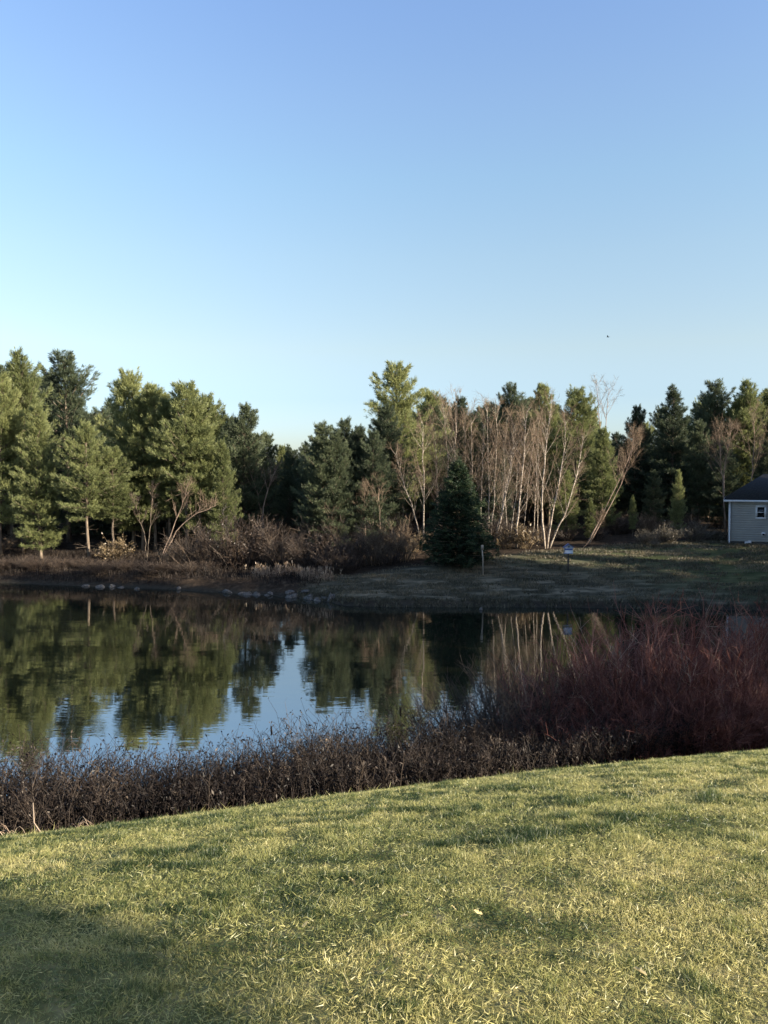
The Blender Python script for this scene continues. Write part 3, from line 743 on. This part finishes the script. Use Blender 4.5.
for i in range(52):                                          # understorey behind
    px = g.uniform(-30, 730) if i < 34 else g.uniform(420, 640); D = g.uniform(70, 80) if i < 34 else g.uniform(68.5, 76)
    left = px < 180
    bush(px, D, g.uniform(520, 542) if left else g.uniform(505, 535), [BV[0], BV[1], BV[2]][g.integers(0, 3)], [3.4, 3.0, 2.4][0], g.uniform(1, 1.4),
         'brown bare bush among the trunks under the left-hand pines' if left else 'brown bare bush in the shade under the trees right of the left-hand pines',
         group='understorey bushes left' if left else 'understorey bushes in the shade')

# ---- red-stemmed shrubs on the near bank
RV = [shrub_mesh(301, 2.7, 1.5, 88, 'redtwig', .0082, 10, .35, hmin=.62, pale=.09), shrub_mesh(302, 2.5, 1.35, 80, 'redtwig', .0080, 10, .4, hmin=.7, pale=.09), shrub_mesh(303, 2.8, 1.7, 94, 'redtwig', .0084, 10, .35, hmin=.62, pale=.07)]
RV = [(m_, float(np.percentile([v.co.z for v in m_.vertices], 99.0))) for m_ in RV]
WV = [(shrub_mesh(304, 2.0, 1.3, 60, 'brush', .0055, 11, .5), 2.15)]
topline = lambda px: np.interp(px, [480, 520, 560, 600, 640, 700, 770, 900], [688, 666, 645, 632, 620, 616, 612, 606])
k = 0
for px, D, dt in [(560, 13.6, 22), (595, 14.6, 4), (600, 12.4, 52), (630, 13.4, 10), (652, 15.2, -2), (665, 12.6, 40), (690, 14.2, 4), (712, 12.8, 34), (725, 15.4, 0), (755, 13.6, 10), (768, 15.6, 2), (800, 13.8, 14), (830, 15.4, 4), (640, 11.6, 88), (700, 11.9, 78), (745, 12.0, 70), (585, 11.5, 92), (790, 12.2, 60), (545, 12.2, 62)]:
    mesh, h0 = RV[k % 3]; k += 1
    o = bush(px, D, topline(px) + dt, mesh, h0, 1.0 if dt < 30 else 1.25, 'red-stemmed leafless shrub in the thicket on the near bank at right', group='red-stemmed shrubs on the near bank', name='red_twig_shrub', cat='shrub')
for px, D, top in [(497, 13.4, 672), (520, 14.4, 664), (535, 12.8, 682), (510, 12.4, 712), (478, 13.6, 700), (548, 14.8, 655)]:
    mesh, h0 = WV[0]
    bush(px, D, top, mesh, h0, 1.1, 'thin brown leafless shrub at the left end of the red thicket', group='thin brown shrubs beside the red thicket', name='bare_shrub', cat='shrub')

# ---- cattails standing out of the near shore, single stalks, bits on the lawn edge
def stalk(px, py_top, D, label, head=None, name='cattail', cat='cattail', base_px=None, mat_s='weed', r=.006, curve=.05):
    t = at(px, py_top, D)
    bx = at(base_px, 700, D)[0] if base_px else t[0] + .05
    b = np.array([bx, D, gz(bx, D) - .05])
    e = empty(name, b); tag(e, label, cat)
    u = np.linspace(0, 1, 7)[:, None]
    P = (t - b) * u + np.array([curve, 0, 0]) * np.sin(PI * u)
    mb = MB(); tube(mb, P, r * (1 - .4 * u[:, 0]), 5, tint=.7); mb.build('stem', M[mat_s], e)
    if head == 'cattail':
        mb = MB(); d = nrm(P[-1] - P[-2]); hp = [P[-1] - d * .20, P[-1] - d * .19, P[-1] - d * .03, P[-1] - d * .015]
        tube(mb, hp, [.006, .017, .017, .005], 7); mb.build('seed_head', M['cattail'], e)
    elif head == 'plume':
        gg = np.random.default_rng(int(px)); mb = MB(); n = 160
        c = P[-1] + gg.normal(0, 1, (n, 3)) * [.045, .045, .05]
        blades(mb, c, gg.normal(0, 1, (n, 3)) + [0, 0, .6], .05, .014, gg.uniform(.3, .9, n), gg); mb.build('seed_head', M['straw'], e)
    return e
stalk(271, 725, 15.0, 'cattail with a dark head against the bright sky reflection', 'cattail')
stalk(400, 706, 15.2, 'cattail with a dark head right of the sky reflection', 'cattail')
stalk(285, 770, 10.2, 'tall dead stalk with a pale fluffy seed head on the near bank', 'plume', 'dead_stalk', 'weed stalk', base_px=292, mat_s='straw')
stalk(329, 744, 12.6, 'short stalk with a pale fluffy seed head at the water edge right of centre', 'plume', 'dead_stalk', 'weed stalk', mat_s='straw')
stalk(268, 768, 9.8, 'thin bare dead stalk leaning left of the fluffy-headed stalk', None, 'dead_stalk', 'weed stalk', base_px=277, mat_s='straw', r=.004)
stalk(301, 783, 9.6, 'thin bare dead stalk leaning right of the fluffy-headed stalk', None, 'dead_stalk', 'weed stalk', base_px=292, mat_s='straw', r=.004)
stalk(259, 778, 9.4, 'straight upright dead stalk leftmost of the stalk cluster', None, 'dead_stalk', 'weed stalk', base_px=260, mat_s='straw', r=.004)
p0, p1, p2 = at(49, 838, 6.75), at(34, 823, 6.95), at(33, 803, 7.05)
e = empty('broken_reed', p0); tag(e, 'pale broken reed bent upright in the middle at the left lawn edge', 'reed')
mb = MB(); tube(mb, [np.array([0, 0, -.06]), p1 - p0, p2 - p0], [.008, .007, .005], 5, tint=.8); mb.build('stem', M['straw'], e)
for i, (px, py) in enumerate([(76, 833), (9, 841)]):
    D = 6.9; b = at(px, py, D); b[2] = gz(b[0], D)
    gg = np.random.default_rng(40 + i); mb = MB()
    for j in range(11):
        a = gg.uniform(-.9, .9) + (PI if gg.random() < .4 else 0); L = gg.uniform(.06, .20)
        u = np.linspace(0, 1, 6); hx = np.array([math.cos(a), math.sin(a) * .6, 0])
        P = np.stack([hx * L * q for q in u]) + np.outer(np.sin(u * PI * .85) * L * gg.uniform(.5, 1), [0, 0, 1]) + gg.normal(0, .02, 3)
        tube(mb, P, .004 * (1.1 - u * .8), 4, tint=gg.uniform(.4, 1))
    o = mb.build('dry_grass_clump', M['straw']); o.location = b
    tag(o, ['tuft of pale arching dry grass at the lawn edge beside the broken reed', 'pale curled dry grass at the lawn edge by the left border'][i], 'dry grass')

# ---- pale reeds on the rocky point, rocks
g = np.random.default_rng(51)
def reed_mesh(seed):
    gg = np.random.default_rng(seed); mb = MB(); n = 34
    b = np.stack([gg.normal(0, .36, n), gg.normal(0, .25, n), np.zeros(n) - .05], -1)
    e = b + np.stack([gg.normal(0, .12, n), gg.normal(0, .12, n), gg.uniform(.3, 1.0, n) ** 1.4], -1)
    ti = gg.uniform(.0, .9, n)
    segs(mb, b, e, .014, .008, 3, tint=ti)
    for j in range(4):
        v = gg.uniform(.1, .9, n)[:, None]; blades(mb, b + (e - b) * v, gg.normal(0, .5, (n, 3)) + [0, 0, .9], gg.uniform(.15, .35, n), .03, ti, gg)
    blades(mb, e - [0, 0, .1], gg.normal(0, .15, (n, 3)) + [0, 0, 1], .28, .06, ti, gg)
    return mb.mesh('reed_clump', M['straw'])
RM = [reed_mesh(61), reed_mesh(62), reed_mesh(63)]
for i in range(20):
    px = 256 + i * 3.8 + g.normal(0, 1.5); D = g.uniform(58.5, 60.5) if px < 300 else g.uniform(56.5, 58.5)
    o = link('reed_clump', RM[i % 3]); x = at(px, 570, D)[0]; s = g.uniform(.6, 1.1)
    o.location = (x, D, gz(x, D)); o.scale = (s, s, s * g.uniform(.85, 1.15)); o.rotation_euler = (0, 0, g.uniform(0, 6))
    tag(o, 'clump of pale dry reeds on the far shore above the rocks', 'reeds', 'pale reeds on the far shore')
def rock_mesh(seed):
    gg = np.random.default_rng(seed)
    import bmesh
    bm = bmesh.new(); bmesh.ops.create_icosphere(bm, subdivisions=2, radius=1)
    for v in bm.verts:
        c = v.co; q = 1 + .5 * (float(vnoise(c.x * 1.6 + seed, c.y * 1.6 + c.z * 1.3)) - .5)
        v.co = c * q
    for _ in range(5):                                       # broken faces
        n_ = nrm(gg.normal(size=3)); lim = gg.uniform(.55, .8)
        for v in bm.verts:
            s = float(np.dot(n_, v.co))
            if s > lim: v.co = v.co - type(v.co)(n_ * (s - lim))
    me = bpy.data.meshes.new('rock'); bm.to_mesh(me); bm.free(); me.materials.append(M['rock']); return me
KM = [rock_mesh(s) for s in (71, 72, 73, 74)]
for i in range(34):
    px = g.uniform(225, 336) if i < 28 else g.uniform(60, 200)
    x = at(px, 595, 55)[0]; D = float(shore(x)) + g.uniform(-.25, .9)
    x = at(px, 595, D)[0]
    s = g.uniform(.12, .42)
    o = link('shore_rock', KM[i % 4]); o.location = (x, D, max(0, gz(x, D)) - .03); o.scale = (s * g.uniform(.9, 1.5), s * g.uniform(.8, 1.2), s * .65); o.rotation_euler = (0, 0, g.uniform(0, 6))
    far = px < 200
    tag(o, 'grey rock along the shadowed far left shoreline' if far else 'grey rock on the stony shore below the pale reeds', 'rock', 'rocks along the far left shore' if far else 'rocks below the pale reeds')
p = at(330, 597, 52.6); o = link('shore_rock', KM[1]); o.location = (p[0], 52.6, .22); o.scale = (.22, .3, .34)
tag(o, 'light upright rock at the tip of the stony point', 'rock')
p = at(481, 611, 49.3); o = link('water_rock', KM[0]); o.location = (p[0], 49.3, .06); o.scale = (.13, .13, .16)
tag(o, 'small dark rock poking out of the water below the wooden stake', 'rock')

# ---- stake and nest box
p = at(483, 582, 56.6); b = np.array([p[0], 56.6, gz(p[0], 56.6)]); top = at(481, 545, 56.6)[2]
e = empty('wooden_stake', b); tag(e, 'thin weathered wooden stake standing in the field near the spruce', 'stake')
mb = MB(); tube(mb, [(0, 0, -.2), (-.02, 0, 1.2), (-.08, 0, top - b[2] - .3)], [.055, .05, .045], 6); mb.build('post', M['wood'], e)
mb = MB(); box(mb, (-.16, -.05, top - b[2] - .34), (.02, .05, top - b[2])); mb.build('head', M['wood'], e)
p = at(568, 579, 57.6); b = np.array([p[0], 57.6, gz(p[0], 57.6)]); zc = at(567, 549, 57.6)[2] - b[2]
e = empty('nest_box', b); tag(e, 'white and blue gabled nest box on a dark post in the field', 'birdhouse')
mb = MB(); tube(mb, [(0, 0, -.2), (0, 0, zc - .28)], [.06, .055], 8); mb.build('post', M['darkpost'], e)
mb = MB()
pr = [(-.30, -.30), (.30, -.30), (.30, .12), (0, .34), (-.30, .12)]
v = [(x, -.16, zc + z) for x, z in pr] + [(x, .16, zc + z) for x, z in pr]
mb.add(v, [(0, 1, 6, 5), (1, 2, 7, 6), (2, 3, 8, 7), (3, 4, 9, 8), (4, 0, 5, 9), (0, 1, 2, 4), (5, 6, 7, 9)], [(4, 2, 3), (9, 7, 8)]); mb.build('box_body', M['white'], e)
mb = MB(); box(mb, (-.29, -.172, zc - .06), (.29, -.163, zc + .05)); mb.build('stripe', M['bluepaint'], e)
for s in (-1, 1):
    mb = MB(); v = []
    for yy in (-.22, .22):
        v += [(0, yy, zc + .36), (s * .38, yy, zc + .085), (s * .38, yy, zc + .115), (0, yy, zc + .40)]
    mb.add(v, [(0, 1, 2, 3), (4, 5, 6, 7), (0, 1, 5, 4), (1, 2, 6, 5), (2, 3, 7, 6), (3, 0, 4, 7)]); mb.build('roof_panel', M['bluepaint'], e)
mb = MB(); a = np.arange(12) * PI / 6
mb.add([(0, -.166, zc + .17)] + [(math.cos(t) * .05, -.166, zc + .17 + math.sin(t) * .05) for t in a], t=[(0, i + 1, (i + 1) % 12 + 1) for i in range(12)]); mb.build('entrance_hole', M['black'], e)
mb = MB(); box(mb, (-.33, -.19, zc - .335), (.33, .19, zc - .303)); mb.build('floor', M['bluepaint'], e)

# ---- house at the right edge
HD = 66.0
xl = at(729, 520, HD)[0]; zf = at(729, 541, HD)[2]; ze = at(729, 502, HD)[2]; W_, Dp = 13.0, 9.0
hb = empty('house', (xl, HD, 0), math.radians(-24)); tag(hb, 'grey-blue sided house with a dark hip roof at the right edge of the field', 'house')
zg = min(gz(xl, HD), gz(xl + 6, HD)) - .4
mb = MB()
z = zf; lap = .19                                             # lapped boards, each leaning out at its foot
while z < ze - .01:
    z1 = min(z + lap, ze); o = .022
    v = [(-o, -o, z), (W_ + o, -o, z), (W_ + o, Dp + o, z), (-o, Dp + o, z), (0, 0, z1), (W_, 0, z1), (W_, Dp, z1), (0, Dp, z1)]
    mb.add(v, [(0, 1, 5, 4), (1, 2, 6, 5), (2, 3, 7, 6), (3, 0, 4, 7), (0, 3, 2, 1)]); z = z1
mb.build('wall', M['siding'], hb)
mb = MB(); box(mb, (.10, .10, zg), (W_ - .1, Dp - .1, zf + .02)); mb.build('foundation', M['concrete'], hb)
mb = MB()
for (x0, y0) in ((-.05, -.05), (W_ - .1, -.05)): box(mb, (x0, y0, zf - .02), (x0 + .16, y0 + .16, ze))
mb.build('corner_board', M['white'], hb)
oh = .42; rise = at(746, 474, HD + 4)[2] - ze
mb = MB(); run = Dp / 2 + oh
v = [(-oh, -oh, ze + .20), (W_ + oh, -oh, ze + .20), (W_ + oh, Dp + oh, ze + .20), (-oh, Dp + oh, ze + .20), (run * .62 - oh, Dp / 2, ze + rise), (W_ + oh - run * .62, Dp / 2, ze + rise)]
mb.add(v, [(0, 1, 5, 4), (2, 3, 4, 5), (0, 3, 2, 1)], [(1, 2, 5), (3, 0, 4)]); ro = mb.build('roof', M['shingle'], hb)
mb = MB(); q = at(754.5, 481, HD + 2.2) - np.array([xl, HD, 0]); tube(mb, [q + [0, 0, -.3], q + [0, 0, .5]], [.10, .10], 8); mb.build('vent_pipe', M['white'], ro)
mb = MB(); f0 = oh - .01
box(mb, (-f0 - .03, -f0 - .03, ze + .03), (W_ + f0 + .03, -f0, ze + .195)); box(mb, (-f0 - .03, -f0, ze + .03), (-f0, Dp + f0, ze + .195)); box(mb, (W_ + f0, -f0, ze + .03), (W_ + f0 + .03, Dp + f0, ze + .195))
mb.build('fascia', M['white'], hb)
mb = MB(); box(mb, (-f0, -f0, ze + .035), (W_ + f0, Dp + f0, ze + .06)); mb.build('soffit', M['white'], hb)
wl = lambda px, py: (at(px, py, HD) - np.array([xl, HD, 0])) * np.array([.915, 1, 1])
for k, (a0, a1, b0_, b1_) in enumerate([(755, 766, 505, 518.5), (800, 822, 505, 522)]):
    p0, p1 = wl(a0, b1_), wl(a1, b0_)
    x0, x1, z0, z1 = p0[0], p1[0], p0[2], p1[2]; f_ = .15
    mb = MB()
    box(mb, (x0, -.07, z0), (x1, .0, z0 + f_)); box(mb, (x0, -.07, z1 - f_), (x1, .0, z1)); box(mb, (x0, -.07, z0 + f_), (x0 + f_, 0, z1 - f_)); box(mb, (x1 - f_, -.07, z0 + f_), (x1, 0, z1 - f_))
    wf = mb.build('window', M['white'], hb)
    mb = MB(); box(mb, (x0 + f_, -.035, z0 + f_), (x1 - f_, -.030, z1 - f_)); mb.build('pane', M['glass'], wf)
    mb = MB(); box(mb, (x0 + f_, -.055, (z0 + z1) / 2 - .025), (x1 - f_, -.038, (z0 + z1) / 2 + .025)); mb.build('sash_bar', M['white'], wf)
p0 = wl(763, 533); mb = MB(); box(mb, (p0[0] - .14, -.10, p0[2] - .13), (p0[0] + .14, 0, p0[2] + .13)); vo = mb.build('wall_vent', M['white'], hb)
mb = MB(); box(mb, (p0[0] - .09, -.108, p0[2] - .10), (p0[0] + .09, -.103, p0[2] + .04)); mb.build('vent_opening', M['black'], vo)
p0 = wl(748, 541.5); mb = MB(); box(mb, (p0[0] - .26, -.06, p0[2] - .12), (p0[0] + .26, .11, p0[2] + .04)); box(mb, (p0[0] - .02, -.05, p0[2] + .045), (p0[0] + .26, .11, p0[2] + .12)); mb.build('foundation_vent', M['white'], hb)
mb = MB(); tube(mb, [(.06, -.1, ze), (.06, -.1, zf - .6), (.12, -.3, zf - .72)], .045, 8); mb.build('downspout', M['white'], hb)

# ---- a bird high over the wood
p = at(608, 337, 64); e = empty('flying_bird', p); tag(e, 'tiny dark bird flying in the pale sky above the treeline', 'bird')
mb = MB(); q = np.array([(-.17, 0, 0), (-.10, 0, .005), (0, 0, .01), (.10, 0, .01), (.15, 0, .015), (.19, 0, .01)]); tube(mb, q, [.006, .03, .045, .035, .03, .006], 8)
mb.add([(-.16, 0, 0), (-.27, -.05, .0), (-.27, .05, .0)], t=[(0, 1, 2)]); mb.build('body', M['feather'], e, True)
for s in (-1, 1):
    mb = MB(); v = []
    for dz in (0, .008):
        v += [(.08, s * .02, .02 + dz), (.10, s * .18, .11 + dz), (-.02, s * .36, .08 + dz), (-.06, s * .17, .09 + dz), (-.06, s * .02, .02 + dz)]
    mb.add(v, [(0, 1, 3, 4), (5, 6, 8, 9)], [(1, 2, 3), (6, 7, 8)]); mb.build('wing', M['feather'], e)
e.rotation_euler = (.3, .1, 2.6); e.scale = (.6, .6, .6)

# ---- leaves lying on the lawn
g = np.random.default_rng(77)
def leaf_mesh(seed):
    gg = np.random.default_rng(seed); mb = MB()
    out_ = [(0, 0), (.18, .22), (.10, .34), (.30, .50), (.14, .62), (.20, .82), (0, 1)]
    pts = [(x, y) for x, y in out_] + [(-x, y) for x, y in out_[-2:0:-1]]
    v = [(x * .05, (y - .5) * .06, .012 * abs(x) * 3 + .008 * math.sin(y * 3 + seed)) for x, y in pts] + [(0, 0, 0)]
    n = len(pts); mb.add(v, t=[(n, i, (i + 1) % n) for i in range(n)], tint=gg.uniform(.6, 1)); return mb.mesh('fallen_leaf', M['fallenleaf'])
LM = [leaf_mesh(s) for s in (1, 2, 3)]
for i, (px, py) in enumerate([(404, 923), (454, 914), (478, 918), (352, 888), (596, 922), (305, 930), (520, 868), (690, 905), (248, 902), (640, 980), (430, 985), (150, 870)]):
    r = ray(px, py); D = 2.4
    while CAMZ + r[2] / r[1] * D > gz(r[0] / r[1] * D, D) + .03: D += .02
    x = r[0] / r[1] * D
    o = link('fallen_leaf', LM[i % 3]); o.location = (x, D, gz(x, D) + .052); o.rotation_euler = (g.uniform(-.9, .3), g.uniform(-.7, .7), g.uniform(0, 6)); s = g.uniform(.5, .85); o.scale = (s, s, s)
    tag(o, 'small pale dry leaf lying in the lawn grass', 'leaf', 'dry leaves on the lawn')

# ---- unseen pines added beyond the right edge to shade bank, field and wood's foot
for i, (x, y, h, w) in enumerate([(29, 4.2, 13, .6), (27.5, 9.0, 14, 1.25), (29.5, 13.5, 15, 1.25), (26.5, 17.5, 14, 1.2), (31, 21.5, 15, 1.2), (33, 7.5, 15, 1.2), (35, 26, 15, 1.2),
                                  (31, 38, 20, 1.0), (33, 40.5, 21, .8), (32.5, 46, 12, .9), (36, 38, 21, 1.0), (37, 45, 12, .9), (34, 34, 20, 1.0), (33, 50.5, 16, .9), (46, 34, 17, 1.2), (47, 39, 17, 1.2), (45.5, 44, 16, 1.2), (48, 48, 14, 1.15), (46, 53, 11, 1.15), (50, 57, 11.5, 1.2), (52, 62, 14, 1.2), (50, 43, 17, 1.2), (52, 37, 17, 1.2), (53, 50, 10.5, 1.2), (54, 68, 16, 1.2), (56, 75, 16, 1.2)]):
    y -= 2.6 if y < 30 else 4.5
    put_tree('pine_tree', DV[i % 4] if i % 4 != 3 else DV[0], x, y, h, w, 'unseen pine added beyond the right edge to shade the bank and field', group='added shade pines beyond the right edge')
put_tree('pine_tree', pine_meshes(401, 13, .73, 1.1, gap=0, needle=(.34, .16), dens=2.2), 19.5, -6.15, 13, 1.0, 'unseen high-crowned pine added beyond the right edge to shade the lower left lawn', rz=.4)  # unseen tree added, its crown shaped to throw shade on the lower left lawn

# ---------------------------------------------------------------- light, sky, camera
w = bpy.data.worlds.new('World'); S.world = w; w.use_nodes = True
nt = w.node_tree; nt.nodes.clear()
sky = nt.nodes.new('ShaderNodeTexSky'); sky.sky_type = 'NISHITA'; sky.sun_disc = False
sky.sun_elevation = SUN_EL; sky.sun_rotation = math.radians(180) - SUN_AZ
sky.altitude = 100; sky.air_density = 1.0; sky.dust_density = 1.0; sky.ozone_density = 2.0
bg = nt.nodes.new('ShaderNodeBackground'); bg.inputs[1].default_value = .105
wo = nt.nodes.new('ShaderNodeOutputWorld')
tcw = nt.nodes.new('ShaderNodeTexCoord'); sx = nt.nodes.new('ShaderNodeSeparateXYZ'); nt.links.new(tcw.outputs['Generated'], sx.inputs[0])
# sky light tinted by a fitted elevation gradient: the bright band along the horizon is paler and more even than the model's
sky_gain = ramp(nt, [(.0, (.58, .63, .80)), (.052, (.60, .64, .79)), (.09, (.63, .635, .72)), (.15, (.81, .715, .65)), (.254, (.90, .83, .74)), (.338, (.92, .903, .833)), (.415, (.95, .923, .92)), (.49, (.94, .934, 1.0))], sx.outputs[2])
tm = nt.nodes.new('ShaderNodeMix'); tm.data_type = 'RGBA'; tm.blend_type = 'MULTIPLY'; tm.inputs[0].default_value = 1
nt.links.new(sky.outputs[0], tm.inputs[6]); nt.links.new(sky_gain, tm.inputs[7]); nt.links.new(tm.outputs[2], bg.inputs[0])
nt.links.new(bg.outputs[0], wo.inputs[0])
L = bpy.data.lights.new('sun', 'SUN'); L.energy = 5.0; L.angle = math.radians(.5); L.color = (1, .89, .71)
so = bpy.data.objects.new('sun', L); COL.objects.link(so)
from mathutils import Vector
so.rotation_euler = Vector(SUND).to_track_quat('Z', 'Y').to_euler(); so.location = (40, -20, 30)

c = bpy.data.cameras.new('camera'); c.sensor_fit = 'VERTICAL'; c.sensor_height = 24; c.lens = 24 * F / 1024
c.clip_end = 3000; c.clip_start = .05
co = bpy.data.objects.new('camera', c); COL.objects.link(co)
co.location = (0, 0, CAMZ); co.rotation_euler = (PI / 2 - PITCH, 0, 0); S.camera = co
S.view_settings.view_transform = 'Standard'; S.view_settings.look = 'None'; S.view_settings.exposure = 1.67; S.view_settings.gamma = 1
S.view_settings.use_curve_mapping = False
S.cycles.max_bounces = 6; S.cycles.transmission_bounces = 4; S.cycles.transparent_max_bounces = 4
